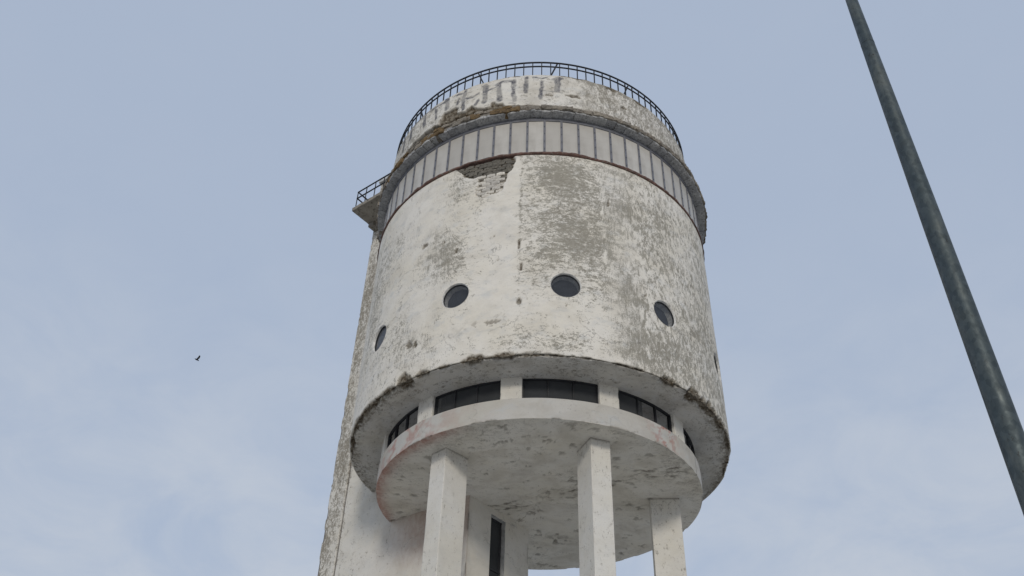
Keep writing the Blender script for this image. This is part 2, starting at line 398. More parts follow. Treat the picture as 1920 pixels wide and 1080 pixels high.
# small knocked-out spots: (deg, z, half width, half height)
spots = [(-37.2, 21.16, .13, .12), (-39.2, 17.38, .14, .16), (-36.6, 17.3, .08, .13), (-63, 19.1, .05, .2), (-25.0, 20.35, .05, .10), (-29.6, 20.9, .03, .03),
         (-13.5, 20.6, .03, .03), (-6.1, 20.2, .05, .22), (-5.6, 18.0, .07, .15), (-5.3, 19.3, .06, .18), (20.6, 22.3, .03, .25), (7.0, 17.85, .03, .03), (31, 18.9, .05, .04),
         (9.8, 18.28, .02, .03), (-46, 20.0, .03, .03), (-12, 19.6, .03, .02)]
ex = np.maximum(rimm, pm)
for a, z, hw, hh in spots:
    d = np.hypot((X2-R(a)*RT)/hw, (Y2-z)/hh) + (fbm(X2*9, Y2*9, 0, 3, 41)-.5)*1.3
    k = np.where(SO, 0, sstep(1.05, .7, d)); depth = np.maximum(depth, k*.045); ex = np.maximum(ex, k*.9)
# a row of tiny flakes near the middle
fl = np.where(SO, 0, sstep(.60, .66, fbm(X2*8, Y2*9, 0, 4, 57))*np.exp(-((np.degrees(T)+14)/7)**2-((Y2-17.28-.012*(np.degrees(T)+14))/.2)**2))
depth = np.maximum(depth, .02*fl); ex = np.maximum(ex, .75*fl)
# wear: where the wash is thin
TDg = np.degrees(T)
def blob(a, z, sa, sz): return np.exp(-((TDg-a)/sa)**2-((Y2-z)/sz)**2)
big = fbm(X2*.55, Y2*.6, 0, 4, 71)
right = sstep(-7.2, -4.4, TDg + (fbm(X2*1.5, Y2*2.6, 0, 5, 77, .65)-.5)*3.6)*sstep(17.2, 18.6, Y2 + .4*(big-.5)) 
wear = .29 + .60*(big-.5)
wear = wear + right*.16*sstep(30, 14, TDg)
wear = wear + .62*blob(6.5, 23.1, 10.5, .85)*right + .28*blob(6, 21.0, 11, .6)*right + .34*blob(11, 20.1, 10, .65)*right + .22*blob(2, 19.7, 7, .4)*right + .2*blob(16.5, 22.2, 3, 1.0)
wear = wear + .17*sstep(15, 30, TDg) + .22*blob(27, 18.6, 5, .9) + .14*blob(26, 22.4, 6, 1.2) + .12*blob(40, 21.5, 9, 1.4) + .16*blob(33, 17.2, 14, .5) + .2*blob(50, 18.0, 10, 1.3) + .16*blob(24, 17.0, 7, .5) + .14*blob(62, 20, 10, 3)
wear = wear + .30*blob(-27, 23.0, 5, .7) + .24*blob(-32, 20.8, 6, 1.0) + .28*blob(-27, 20.2, 4, .6) + .22*blob(-36, 17.2, 9, .8) + .40*blob(-64, 20.5, 8, 3) + .18*blob(-45, 18, 8, .8) + .12*blob(-50, 22, 8, 1)
wear = wear - .36*blob(-13, 20.8, 6.5, 2.0) - .30*blob(-13, 18.0, 8, .9) - .20*blob(3, 17.5, 6, .55) + .22*blob(0, 16.6, 30, .35) - .30*blob(-9, 23.4, 2.2, .8) - .15*blob(-45, 20.5, 9, 1.2)
wear = wear + .5*np.exp(-((TDg+5.8-(fbm(0*X2, Y2*3, 9, 3, 84)-.5)*1.6)/.45)**2)*sstep(17.6, 18.4, Y2)*fbm(X2*2, Y2*2.2, 0, 3, 83)
wear = wear - .5*sstep(.42, .6, fbm(0*X2, Y2*2.2, 5, 3, 87))*np.exp(-((TDg-18.8-(fbm(0*X2, Y2*2, 0, 4, 85)-.5)*2.0)/.28)**2)*sstep(18.3, 19, Y2)*sstep(23.4, 22.9, Y2)
wear = np.where(SO, .26+.35*sstep(.45, .1, TD)*sstep(30, 55, np.abs(TDg))+.4*(fbm(X2*.9, TD*2, 0, 4, 91)-.4), wear)
aniso = np.clip(.15+.85*sstep(17, 30, TDg)+.55*sstep(-24, -45, TDg), 0, 1); aniso = np.where(SO, .2, aniso)
# gentle unevenness of the render
und = (fbm(X2*.8, Y2*.8, 0, 4, 3)-.5)*.030
und = np.where(TD < .25, und*TD/.25, und) * np.where(Y2 > ZT-.2, 0, 1)
dr = np.where(SO, 0, und-depth); dz = np.where(SO, depth*.9, 0)
edge = (TD < .05); dr = np.where(edge & SO, -depth*.75, dr); dz = np.where(edge & ~SO, depth*.7, dz)
Pw = lathe_grid(thw, prof_r, prof_z, dr, dz)
vec = np.stack([X2, Y2, 0*X2], -1)
# porthole openings: drop what lies inside, pull the ragged verts onto a clean circle
keep = np.ones((len(th), len(prof_r)-1), bool)
for a, z in PORT:
    dx, dzz = (T-R(a)), (Zp-z); dx = wrap(dx)*RT; rho = np.where(SO, 9, np.hypot(dx, dzz))
    ins = rho < PR
    f_in = ins & np.roll(ins, -1, 0); f_in = f_in[:, :-1] & f_in[:, 1:]
    keep &= ~f_in
    near = ins & (rho > PR-.12)
    k = np.where(near, PR/np.maximum(rho, 1e-6), 1)
    nx, nz = dx*k, dzz*k; tt = R(a)+nx/RT
    Pw[..., 0] = np.where(near, RT*np.sin(tt), Pw[..., 0]); Pw[..., 1] = np.where(near, -RT*np.cos(tt), Pw[..., 1]); Pw[..., 2] = np.where(near, z+nz, Pw[..., 2])
wpoly = [(-19.7, 22.2), (-20.6, 22.65), (-19.2, 23.02), (-18.6, 23.2), (-14.5, 23.34), (-11.2, 23.1), (-10.2, 22.6), (-12, 22.3), (-16, 22.2)]
ex = np.where(SO, ex, ex*(1-.5*sstep(.06, -.06, poly_sdf(X2, Y2, [(R(a)*RT, z) for a, z in wpoly]))))
ex = np.maximum(ex, np.where(SO, .8*sstep(.57, .63, fbm(X2*7, TD*6, 2, 4, 95))*sstep(.5, .08, TD)*sstep(32, 52, np.abs(TDg)), 0))
ksof = np.zeros(keep.shape, bool); ksof[:, :nS] = True
tat = dict(wear=np.clip(wear, 0, 1), aniso=aniso, exposed_or_shade=np.clip(ex, 0, 1))
tank = grid_obj('tank_wall', Pw, M['wall'], tower, True, tat, vec, keep & ~ksof)
grid_obj('rim_soffit', Pw, M['rim'], tank, True, tat, vec, keep & ksof)

# ---- portholes
def circ(a, z, rad, r, n=48):
    out = []
    for i in range(n):
        t = 2*math.pi*i/n; dx, dz_ = rad*math.cos(t), rad*math.sin(t)
        tt = R(a)+dx/RT; out.append((r*math.sin(tt), -r*math.cos(tt), z+dz_))
    return out
def tube_mesh(name, rings, close=False, smooth=True):
    n = len(rings[0]); v = [p for rg in rings for p in rg]; f = []
    m = len(rings)
    for j in range(m if close else m-1):
        for i in range(n):
            a, b = j*n+i, j*n+(i+1) % n; c, d = ((j+1) % m)*n+(i+1) % n, ((j+1) % m)*n+i
            f.append((a, b, c, d))
    return raw_mesh(name, v, f, smooth)
for a, z in PORT:
    link('porthole_reveal', tube_mesh('porthole_reveal', [circ(a, z, PR+.004, 6.004), circ(a, z, PR-.012, 5.99), circ(a, z, PR-.02, 5.86), circ(a, z, PR-.03, 5.72)]), M['port_frame'], tank)
    link('porthole_frame', tube_mesh('porthole_frame', [circ(a, z, PR-.015, 5.945), circ(a, z, PR-.034, 5.945), circ(a, z, PR-.036, 5.90), circ(a, z, PR-.02, 5.90)], True, False), M['frame_dark'], tank)
    v = circ(a, z, PR-.022, 5.92); link('porthole_pane', raw_mesh('porthole_pane', v, [tuple(range(len(v)))]), M['glass_port'], tank)
    v = circ(a, z, PR+.05, 5.725); link('porthole_dark_backing', raw_mesh('porthole_dark_backing', v, [tuple(range(len(v)))]), M['inside'], tank)  # dark disc in place of the unlit interior

# ---- blocks in the hole of the render
def rock_mesh(name, w, h, d, seed, n=2, jit=.012):
    """a rough block, w x h x d, centred; front towards -Y"""
    rr = random.Random(seed); v = []; f = []; ids = {}
    def vid(i, j, k):
        if (i, j, k) not in ids:
            x, y, z = (i/n-.5)*w, (j/1-.5)*d, (k/n-.5)*h
            edge_ = (i in (0, n))+(k in (0, n))
            sx = 1-.035*edge_; y += .012*edge_ if j == 0 else 0
            ids[(i, j, k)] = len(v); v.append((x*sx+rr.uniform(-jit, jit), y+(rr.uniform(-jit, jit) if j == 0 else 0), z*sx+rr.uniform(-jit, jit)))
        return ids[(i, j, k)]
    for i in range(n):
        for k in range(n):
            f.append((vid(i, 0, k), vid(i+1, 0, k), vid(i+1, 0, k+1), vid(i, 0, k+1)))
    for i in range(n):
        f.append((vid(i, 0, 0), vid(i, 1, 0), vid(i+1, 1, 0), vid(i+1, 0, 0))); f.append((vid(i, 0, n), vid(i+1, 0, n), vid(i+1, 1, n), vid(i, 1, n)))
        f.append((vid(0, 0, i), vid(0, 0, i+1), vid(0, 1, i+1), vid(0, 1, i))); f.append((vid(n, 0, i), vid(n, 1, i), vid(n, 1, i+1), vid(n, 0, i+1)))
    return raw_mesh(name, v, f)
pvar = {}
for key, mt in (('w', 'rubble_white'), ('g', 'rubble_grey')):
    for k in range(6):
        me = rock_mesh('block', .31, .122, .12, 50+k, 2, .010 if key == 'w' else .014); me.materials.append(M[mt]); pvar[key, k] = me
white_poly = [(-19.7, 22.3), (-20.4, 22.65), (-19.2, 23.02), (-18.6, 23.2), (-14.5, 23.34), (-11.2, 23.1), (-10.6, 22.6), (-12, 22.45), (-16, 22.3)]
row = 0; z = 22.42
while z < 23.98:
    off = .155 if row % 2 else .02
    x = R(-29)*RT + off
    while x < R(-7)*RT:
        xx = x+rng.uniform(-.03, .03)
        pin = poly_sdf(np.array([xx]), np.array([z]), patch_m)[0]
        if pin < -.02:
            wh = poly_sdf(np.array([math.degrees(xx/RT)]), np.array([z]), white_poly)[0] < .15
            o = link('block', pvar['w' if wh else 'g', rng.randrange(6)], None, tank)
            p = pol(math.degrees(xx/RT), RT-.105+.05+rng.uniform(-.012, .010)-(.0 if wh else .02), z)
            o.location = p; o.rotation_euler = (rng.uniform(-.05, .05), rng.uniform(-.03, .03), xx/RT); o.scale = (rng.uniform(.9, 1.06), 1, rng.uniform(.92, 1.08))
        x += .315
    z += .126; row += 1

# ---- sill below the glazing: ragged, rusty, with a pale flashing
ths = ring_path(100, .36, 3); tw = wrap(ths)
pr = np.array([5.86, 5.99, 6.035, 6.045, 6.04, 5.99, 5.94]); pz = np.array([24.045, 24.045, 24.05, 24.085, 24.125, 24.145, 24.15])
Tq, Iq = np.meshgrid(tw, np.arange(len(pr)), indexing='ij')
nz_ = fbm(Tq*22, Iq*.6, 0, 4, 5)-.5; nb = fbm(Tq*7, Iq*.3, 3, 3, 9)-.5
left = sstep(R(-8), R(-14), Tq)*sstep(R(-29), R(-24), Tq)
wgt = np.array([0, .6, 1, 1, 1, .5, 0])[None, :]
Ps = lathe_grid(tw, pr, pz, wgt*(nz_*.05+nb*.06), wgt*(nz_*.05+nb*.05))
sill = grid_obj('glazing_sill', Ps, M['sill'], tower, True)
pr = np.array([5.92, 6.02, 6.03, 5.955]); pz = np.array([24.155, 24.15, 24.165, 24.185]); Tq, Iq = np.meshgrid(tw, np.arange(4), indexing='ij')
fl = sstep(.42, .60, fbm(Tq*6, 0*Tq, 0, 3, 15))
grid_obj('flashing', lathe_grid(tw, pr, pz, np.array([0, 1, 1, 0])[None]*((fbm(Tq*30, Iq*.5, 0, 3, 6)-.5)*.05-.05*(1-fl))), M['flashing'], sill, True)

# ---- glazing band: panes and mullions
hv, hf = [], []
band = grid_obj('glazing_band', lathe_grid(np.radians(np.arange(0, 360, 2)), np.array([5.90, 5.975, 5.975, 5.90]), np.array([25.74, 25.74, 25.875, 25.875])), M['mullion'], tower, True, smooth=False)
NPAN = 66; dth = 360/NPAN; W = 2*5.94*math.tan(R(dth/2))
pm_ = box_mesh('pane', -W/2+.02, W/2-.02, 0, .03, 24.12, 25.80); pm_.materials.append(M['pane_white'])
v, f = box_data(-.038, .038, -.028, .03, 24.13, 25.78); nf = len(f)
for bz in (24.35, 24.72, 25.1, 25.45):
    v2, f2 = box_data(-.012, .012, -.038, -.027, bz-.014, bz+.014); f += [tuple(i+len(v) for i in q) for q in f2]; v += v2
v2, f2 = box_data(-.012, .012, -.0305, -.02, 24.2, 25.7); 
mm = raw_mesh('mullion', v, f); mm.materials.append(M['mullion']); mm.materials.append(M['bolt'])
for i, p in enumerate(mm.polygons): p.material_index = 0 if i < nf else 1
for i in range(NPAN):
    a = 1.05+i*dth
    o = link('mullion', mm, None, band); o.rotation_euler.z = R(a); o.location = pol(a, 5.945, 0)
    a2 = a+dth/2
    o = link('pane', pm_, None, band); o.location = pol(a2, 5.945, 0); o.rotation_euler.z = R(a2)

# ---- ledge of rough stones over the glazing
thl = np.radians(np.arange(0, 360, 2.5))
ledge = grid_obj('ledge', lathe_grid(thl, np.array([5.80, 6.24, 6.25, 5.80]), np.array([25.955, 25.965, 26.10, 26.16])), M['ledge_face'], tower, True)
def arc_stone(name, w, r0, r1, z0, z1, seed, jit):
    """stone spanning w metres at the outer radius; soffit and outer face subdivided and uneven"""
    rr = random.Random(seed); n = 3; v = []; f = []; ids = {}
    pts = [(r0, z0), ((r0*.45+r1*.55), z0), (r1, z0), (r1, (z0+z1)/2), (r1, z1), (r0, z1)]
    for i in range(n+1):
        a = (i/n-.5)*w/r1
        for j, (r_, z_) in enumerate(pts):
            e = jit if 0 < j < 5 else jit*.3
            if j in (2, 4): r_ -= .018*rr.random(); z_ += .018*rr.random()*(1 if j == 2 else -1)
            if i in (0, n) and j in (1, 2, 3, 4): r_ -= .010; z_ += .006 if j < 3 else 0
            r_ += rr.uniform(-e, e); z_ += rr.uniform(-e, e); aa = a+rr.uniform(-e, e)/r1*.6
            v.append((r_*math.sin(aa), -r_*math.cos(aa), z_))
    m = len(pts)
    for i in range(n):
        for j in range(m):
            f.append((i*m+j, (i+1)*m+j, (i+1)*m+(j+1) % m, i*m+(j+1) % m))
    f.append(tuple(range(m))); f.append(tuple(reversed(range(n*m, n*m+m))))
    return raw_mesh(name, v, f)
def course(name, mats, count, r0, r1, z0, z1, seed, jit, pick, dzf, drf):
    w = 2*math.pi*r1/count; var = {}
    for mk in mats:
        for k in range(7):
            me = arc_stone(name, w*1.0-.006, r0, r1, z0, z1, seed+k, jit); me.materials.append(M[mk]); var[mk, k] = me
    for i in range(count):
        a = -180+360*(i+.5)/count
        o = link(name, var[pick(a), rng.randrange(7)], None, ledge); o.rotation_euler.z = R(a)
        dd = drf(a); o.location = pol(a, dd, dzf(a))
course('soffit_stone', ['ledge_soffit'], 104, 5.87, 6.27, 25.90, 26.03, 300, .014, lambda a: 'ledge_soffit',
       lambda a: rng.uniform(-.012, .018) + (.04 if rng.random() < .06 else 0), lambda a: rng.uniform(-.02, .012))
course('ledge_stone', ['ledge_face', 'ledge_ochre'], 112, 5.7, 6.33, 25.955, 26.15, 400, .022,
       lambda a: 'ledge_ochre' if (-17 < a < -7 or (-75 < a < -5 and rng.random() < .55)) else 'ledge_face',
       lambda a: rng.uniform(-.03, .03) if a < -5 else rng.uniform(-.012, .012), lambda a: rng.uniform(-.035, .02)-(.12*rng.random() if a < -5 and rng.random() < .5 else 0)-(.06 if rng.random() < .12 else 0))
course('ledge_stone', ['ledge_face', 'ledge_ochre'], 118, 5.7, 6.29, 26.16, 26.30, 500, .022,
       lambda a: 'ledge_ochre' if (-15 < a < -9 or (-62 < a < -20 and rng.random() < .25)) else 'ledge_face',
       lambda a: rng.uniform(-.01, .012)-(0 if a < -5 else .05), lambda a: rng.uniform(-.05, .02)-(.0 if a < -3 else .16))

# ---- parapet with torn render and worn lettering
thp = ring_path(102, .30, 3); tp = wrap(thp)
pz = np.concatenate([np.linspace(26.15, 28.30, 84), [28.325, 28.336, 28.336, 28.336, 27.0]])
prr = np.concatenate([np.full(84, 5.88), [5.88, 5.86, 5.75, 5.62, 5.62]])
Tp, Zq = np.meshgrid(tp, pz, indexing='ij'); Xp = Tp*5.88; Dp = np.degrees(Tp)
js = (fbm(Xp*5, Zq*5, 0, 4, 131)-.5)*.17
tear = [(-45, 27.22), (-40, 27.16), (-37.7, 27.10), (-36.8, 27.35), (-35.7, 27.58), (-33, 27.50), (-30.5, 27.56), (-29.3, 27.44), (-29.5, 27.18), (-26.4, 27.10), (-23.9, 27.27), (-23.0, 27.12), (-20.7, 26.98), (-19, 26.9),
        (-16.9, 26.92), (-16.7, 27.09), (-15.4, 27.11), (-14.3, 26.97), (-12.5, 26.95), (-11.3, 26.78), (-8, 26.72), (-8, 26.0), (-45, 26.0)]
tm = sstep(.012, -.018, poly_sdf(Xp, Zq, [(R(a)*5.88, z) for a, z in tear]) + js*.55)
far = [(-100, 27.2), (-70, 27.3), (-60, 27.25), (-52, 27.3), (-44, 27.2), (-44, 26.0), (-100, 26.0)]
tm = np.maximum(tm, sstep(.012, -.018, poly_sdf(Xp, Zq, [(R(a)*5.88, z-.06) for a, z in far]) + js*.6))
rl = 26.66 + .05*(fbm(Xp*4, 0*Xp, 0, 3, 133)-.5) + .0*Xp
tm = np.maximum(tm, sstep(-.01, .015, rl-Zq)*sstep(-9, -7, Dp))
gapl = np.interp(Dp, [-60, -44.4, -37.6, -29, -20.3, -11.4, -8], [27.12, 27.20, 27.05, 26.98, 26.885, 26.76, 26.66])
gap = np.exp(-((Zq-gapl+.03-js*.15)/.035)**4)*sstep(-58, -48, Dp)*sstep(-8, -12, Dp)
dep = tm*(.06+.05*fbm(Xp*7, Zq*11, 0, 4, 137)) + gap*.16
exq = np.maximum(tm, gap)
for a, z, hw, hh in [(2.9, 27.23, .17, .045), (11.8, 27.30, .28, .09), (30.4, 27.5, .13, .07), (12.5, 28.33, .5, .05), (-9.5, 28.34, .3, .05), (26, 28.25, .3, .08), (-26.5, 28.34, .25, .06), (38, 28.3, .3, .1)]:
    d = np.hypot((Xp-R(a)*5.88)/hw, (Zq-z)/hh)+(fbm(Xp*7, Zq*9, 0, 3, 141)-.5)*1.2; k = sstep(1.05, .75, d); dep = np.maximum(dep, .045*k); exq = np.maximum(exq, k*.85)
dep = dep + (fbm(Xp*1.2, Zq*1.2, 0, 4, 143)-.5)*.02
strokes = [  # worn slogan: (width m, points deg/z)
    (.19, [(-19.06, 28.16), (-18.92, 27.85), (-19.15, 27.25)]), (.13, [(-21.5, 27.4), (-22.44, 27.23)]), (.07, [(-20.4, 28.14), (-18.0, 28.09)]),
    (.21, [(-14.15, 28.05), (-13.7, 27.15)]), (.15, [(-14.8, 28.04), (-12.75, 28.13), (-9.6, 28.1)]), (.17, [(-8.84, 28.11), (-8.85, 27.49), (-8.44, 27.0)]), (.07, [(-10.2, 26.89), (-8.25, 26.83)]),
    (.06, [(-17.8, 27.83), (-14.9, 27.9)]), (.17, [(-4.56, 28.17), (-4.63, 27.39)]), (.13, [(.97, 27.92), (.63, 27.48), (.3, 27.03)]), (.05, [(-2.24, 28.21), (.96, 28.12), (2.57, 28.21)]),
    (.23, [(6.32, 28.17), (6.09, 27.5)]), (.08, [(4.35, 28.1), (7.76, 28.17)]), (.06, [(1.16, 27.46), (7.67, 27.4)]), (.15, [(-26.7, 28.21), (-27.4, 27.82), (-27.13, 27.21)]),
    (.13, [(-29.85, 27.67), (-29.3, 27.93)]), (.09, [(-30.5, 28.21), (-26.75, 28.11)]), (.10, [(-27.3, 27.81), (-23.9, 27.69), (-21.5, 27.83)]), (.22, [(-34.6, 28.29), (-34.26, 27.76)]),
    (.12, [(-45.5, 28.3), (-40.9, 28.22), (-35.2, 28.16)]), (.14, [(-39.7, 28.07), (-39.3, 27.55)]), (.18, [(-46, 28.23), (-45.6, 27.63)]), (.14, [(-53.6, 28.3), (-45.5, 28.28)]), (.2, [(-54.4, 28.3), (-54.5, 27.75)]),
    (.18, [(-60, 28.2), (-60, 27.6)]), (.1, [(-66, 28.1), (-60, 28.2)])]
paint_or_shade = np.zeros(Tp.shape); wob = (fbm(Xp*6, Zq*6, 0, 4, 151)-.5)*.10
for w, pts in strokes:
    paint_or_shade = np.maximum(paint_or_shade, sstep(w/2+.02, w/2-.03, line_dist(Xp, Zq, [(R(a)*5.88, z) for a, z in pts])+wob))
wr = .33 + .35*(fbm(Xp*.8, Zq*.8, 0, 4, 153)-.5) + .24*sstep(9, 20, Dp) + .16*sstep(-30, -50, Dp) + .18*sstep(28.0, 28.33, Zq)*sstep(6, 14, Dp) + .12*sstep(.5, .7, fbm(Xp*3, Zq*.8, 0, 3, 155)) - .14*np.exp(-((Dp+3)/9)**2)
Pp = lathe_grid(tp, prr, pz, np.where(Zq > 28.31, 0, -dep))
Pp[..., 2] += np.where(Zq > 28.2, (fbm(Xp*3, 0*Xp, 0, 4, 157)-.5)*.07, 0)*np.where(prr[None] > 5.7, 1, 0)
par = grid_obj('parapet', Pp, M['parapet'], tower, True, dict(wear=np.clip(wr, 0, 1), aniso=np.clip(.25+.6*sstep(5, 20, Dp), 0, 1), exposed_or_shade=np.clip(exq, 0, 1), paint_or_shade=paint_or_shade*(1-exq)*(.62+.38*sstep(.36, .56, fbm(Xp*5, Zq*4, 0, 4, 159)))),
               np.stack([Xp+50, Zq, 0*Xp], -1))
rf = grid_obj('roof', lathe_grid(np.radians(np.arange(0, 360, 4)), np.array([5.7, 3., .02]), np.array([27.2, 27.35, 27.5])), M['roofing'], tower, True)

# ---- railing on the parapet
tr = np.radians(np.arange(0, 360, 1.5))
def hoop(name, r, z, w, h, parent): return grid_obj(name, lathe_grid(tr, np.array([r-w/2, r+w/2, r+w/2, r-w/2, r-w/2]), np.array([z-h/2, z-h/2, z+h/2, z+h/2, z-h/2])), M['rail'], parent, True, smooth=False)
RR = 5.82
rail = hoop('roof_railing', RR, 29.12, .045, .045, tower); rail.location.x = par.location.x = -.07
hoop('middle_rail', RR, 28.89, .04, .04, rail)
NP = 114
postm = box_mesh('post', -.017, .017, -.017, .017, 28.25, 29.10); postm.materials.append(M['rail'])
for i in range(NP):
    a = .7+i*360/NP
    o = link('post', postm, None, rail); o.location = pol(a, RR, 0); o.rotation_euler = (0, 0, R(a+rng.uniform(-4, 4)))
for a in (-78, -50.5, -22.5, 6.2, 33.8, 62, 92, 120, 150, 180, 210, 240):
    s_ = 1 if a < 0 else -1
    bar('brace', pol(a, RR, 29.08), pol(a+s_*2.6, RR-.02, 28.30), .045, M['rail'], rail)

# ---- window band under the tank, between short piers
RW = 4.96
core = grid_obj('window_band', lathe_grid(np.radians(np.arange(0, 360, 3)), np.array([4.2, 4.2]), np.array([15.3, 16.12])), M['inside'], tower, True)  # inner cylinder coloured dark for the unlit room
MOD = 31.85; P0 = -8.95
def arc_box(name, a0, a1, r0, r1, z0, z1, mat, parent, n=4, smooth=False):
    v = []; f = []
    for i in range(n+1):
        a = a0+(a1-a0)*i/n
        v += [pol(a, r1, z0), pol(a, r1, z1), pol(a, r0, z1), pol(a, r0, z0)]
    for i in range(n):
        for j in range(4): f.append((i*4+j, (i+1)*4+j, (i+1)*4+(j+1) % 4, i*4+(j+1) % 4)[::-1])
    f.append((0, 1, 2, 3)); f.append((n*4+3, n*4+2, n*4+1, n*4))
    return link(name, raw_mesh(name, v, f, smooth), mat, parent)
pier_angles = [P0+MOD*k for k in range(-3, 6)]
def plan_pillar(name, pts, zs, mat, parent, seed, chip=.03, wear0=.12, tint=None, joint_shade=None):
    """upright prism over a plan polygon; corners rounded by chips, faces slightly uneven"""
    pts = [Vector(p) for p in pts]; n = len(pts); path = []; nor = []; cor = []; U = []; acc = 0
    for i in range(n):
        a, b, p = pts[i], pts[(i+1) % n], pts[i-1]
        d = (b-a); ln = d.length; d = d/ln; nn = Vector((d.y, -d.x)); dp_ = (a-p).normalized(); np_ = Vector((dp_.y, -dp_.x))
        m = max(2, int(ln/.09)); 
        ts = sorted(set([0, .012/ln, .03/ln, .07/ln] + [k/m for k in range(1, m)] + [1-.07/ln, 1-.03/ln, 1-.012/ln]))
        for t in ts:
            path.append(a+d*ln*t); nor.append((nn+np_).normalized() if t == 0 else nn); cor.append(min(t, 1-t)*ln); U.append(acc+t*ln)
        acc += ln
    path = np.array([[p.x, p.y] for p in path]); nor = np.array([[p.x, p.y] for p in nor]); cor = np.array(cor); U = np.array(U)
    UU, ZZ = np.meshgrid(U, zs, indexing='ij'); CC = np.broadcast_to(cor[:, None], UU.shape)
    ch = sstep(.62, .74, fbm(np.round(UU/.6)*3.1+CC*3, ZZ*3.4, seed, 4, seed))
    d = -chip*ch*np.clip(1-CC/.04, 0, 1)**.7 + (fbm(UU*1.3, ZZ*1.3, seed, 3, seed+3)-.5)*.012*np.clip(CC/.05, 0, 1)
    d = d - .006*np.clip(1-CC/.012, 0, 1)
    P = np.stack([path[:, None, 0]+nor[:, None, 0]*d, path[:, None, 1]+nor[:, None, 1]*d, ZZ], -1)
    wr_ = wear0+.12*sstep(13.9, 14.6, ZZ)+.3*(fbm(UU*.9, ZZ*.5, seed, 4, seed+5)-.5)
    at = dict(wear=np.clip(wr_, 0, 1), aniso=.8+0*UU, exposed_or_shade=ch*np.clip(1-CC/.03, 0, 1)*.35)
    if tint is not None: at['tint'] = tint(UU, ZZ)
    if joint_shade is not None: at['exposed_or_shade'] = np.maximum(at['exposed_or_shade'], joint_shade(UU, ZZ))
    return grid_obj(name, P, mat, parent, True, at, np.stack([UU+seed*3.7, ZZ, 0*UU], -1))
def rad_rect(a, r0, r1, w):
    t = R(a); o = Vector((math.sin(t), -math.cos(t))); s_ = Vector((o.y, -o.x))
    # counter-clockwise seen from above
    q = [o*r0+s_*(w/2), o*r0-s_*(w/2), o*r1-s_*(w/2), o*r1+s_*(w/2)]
    ar = sum(q[i].x*q[(i+1) % 4].y-q[(i+1) % 4].x*q[i].y for i in range(4))
    return q if ar > 0 else q[::-1]
for k, a in enumerate(pier_angles):
    plan_pillar('pier', rad_rect(a, 4.60, 4.985, .60), np.linspace(15.35, 16.12, 12), M['column'], core, 60+k, .02, .12)
paneW = {}
for k in range(len(pier_angles)-1):
    a0, a1 = pier_angles[k]+3.55, pier_angles[k+1]-3.55
    n = 3; da = (a1-a0)/n
    arc_box('window_frame', a0-.1, a1+.1, 4.80, 4.90, 15.395, 15.43, M['frame_dark'], core, 8)
    arc_box('window_frame', a0-.1, a1+.1, 4.80, 4.90, 16.065, 16.11, M['frame_dark'], core, 8)
    for e in (a0+.1, a1-.1): arc_box('window_frame', e-.25, e+.25, 4.80, 4.91, 15.44, 16.05, M['frame_dark'], core, 1)
    for j in range(n):
        arc_box('window_pane', a0+da*j+.2, a0+da*(j+1)-.2, 4.845, 4.851, 15.44, 16.055, M['glass_dark'], core, 4, False)
        if j: arc_box('window_mullion', a0+da*j-.13, a0+da*j+.13, 4.82, 4.90, 15.44, 16.055, M['frame_dark'], core, 1)

# ---- slab carried by the columns
thd = ring_path(180, .6, 3)
sr = np.concatenate([[.02], np.linspace(.2, 4.9, 72), [4.95, 4.985, 5.003, 5.005], np.full(12, 5.005), [5.0, 4.95, 4.55]])
sz = np.concatenate([np.full(75, 14.747), [14.750, 14.765], np.linspace(14.80, 15.38, 12), [15.397, 15.403, 15.405]])
Td, Ii = np.meshgrid(wrap(thd), np.arange(len(sr)), indexing='ij'); SR = np.broadcast_to(sr, Td.shape); SZ = np.broadcast_to(sz, Td.shape)
Xd, Yd = SR*np.sin(Td), -SR*np.cos(Td); under = Ii < 76; Dd = np.degrees(Td)
arc = Td*5.005
fx = np.where(under, Xd, arc); fy = np.where(under, Yd, SZ*1.0)
und = (fbm(Xd*1.1, Yd*1.1, SZ, 4, 201)-.5)*.05
edg = np.clip((5.005-SR)/.3, 0, 1)
hole = sstep(.69, .72, fbm(Xd*3.2, Yd*4.2, 0, 5, 205, .62))*edg
rub = sstep(-.2, .15, .35-np.abs(Yd+Xd*.45+.4+1.2*(fbm(Xd*.8, Yd*.8, 0, 3, 209)-.5)))*sstep(.56, .66, fbm(Xd*4, Yd*7, 0, 4, 207))
ch = sstep(.60, .72, fbm(arc*2.2, 0*arc, 0, 4, 211))*np.clip(1-np.abs(np.where(under, 5.005-SR, SZ-14.747))/.06, 0, 1)
dzz = np.where(under, und*edg+.025*hole+.03*rub + .03*ch, 0)
drr = np.where(under, 0, (fbm(arc*1.2, SZ*2, 0, 3, 213)-.5)*.02 - .03*ch)
Psl = lathe_grid(wrap(thd), sr, sz, drr, dzz)
tint = np.where(under, np.exp(-((5.0-SR)/.28)**2)*sstep(-20, -35, Dd)*sstep(-112, -100, Dd), .8*np.exp(-((Dd+52)/20)**2)*sstep(.47, .60, fbm(arc*3.6, SZ*4, 0, 5, 217))
                + .95*np.exp(-((Dd-45)/6)**2)*sstep(.51, .58, fbm(arc*7, SZ*8, 0, 4, 219)))
wr = np.where(under, .24+.6*(fbm(Xd*.8, Yd*.8, 0, 5, 223)-.47)+.35*rub+.15*np.exp(-((5-SR)/.5)**2), .10+.3*(fbm(arc*.8, SZ, 0, 4, 225)-.5))
far_blot = np.where(under, sstep(.50, .60, fbm(Xd*3.5, Yd*3.5, 0, 4, 231))*np.exp(-((Xd-.55)/.55)**2-((Yd-2.6)/.35)**2), 0)
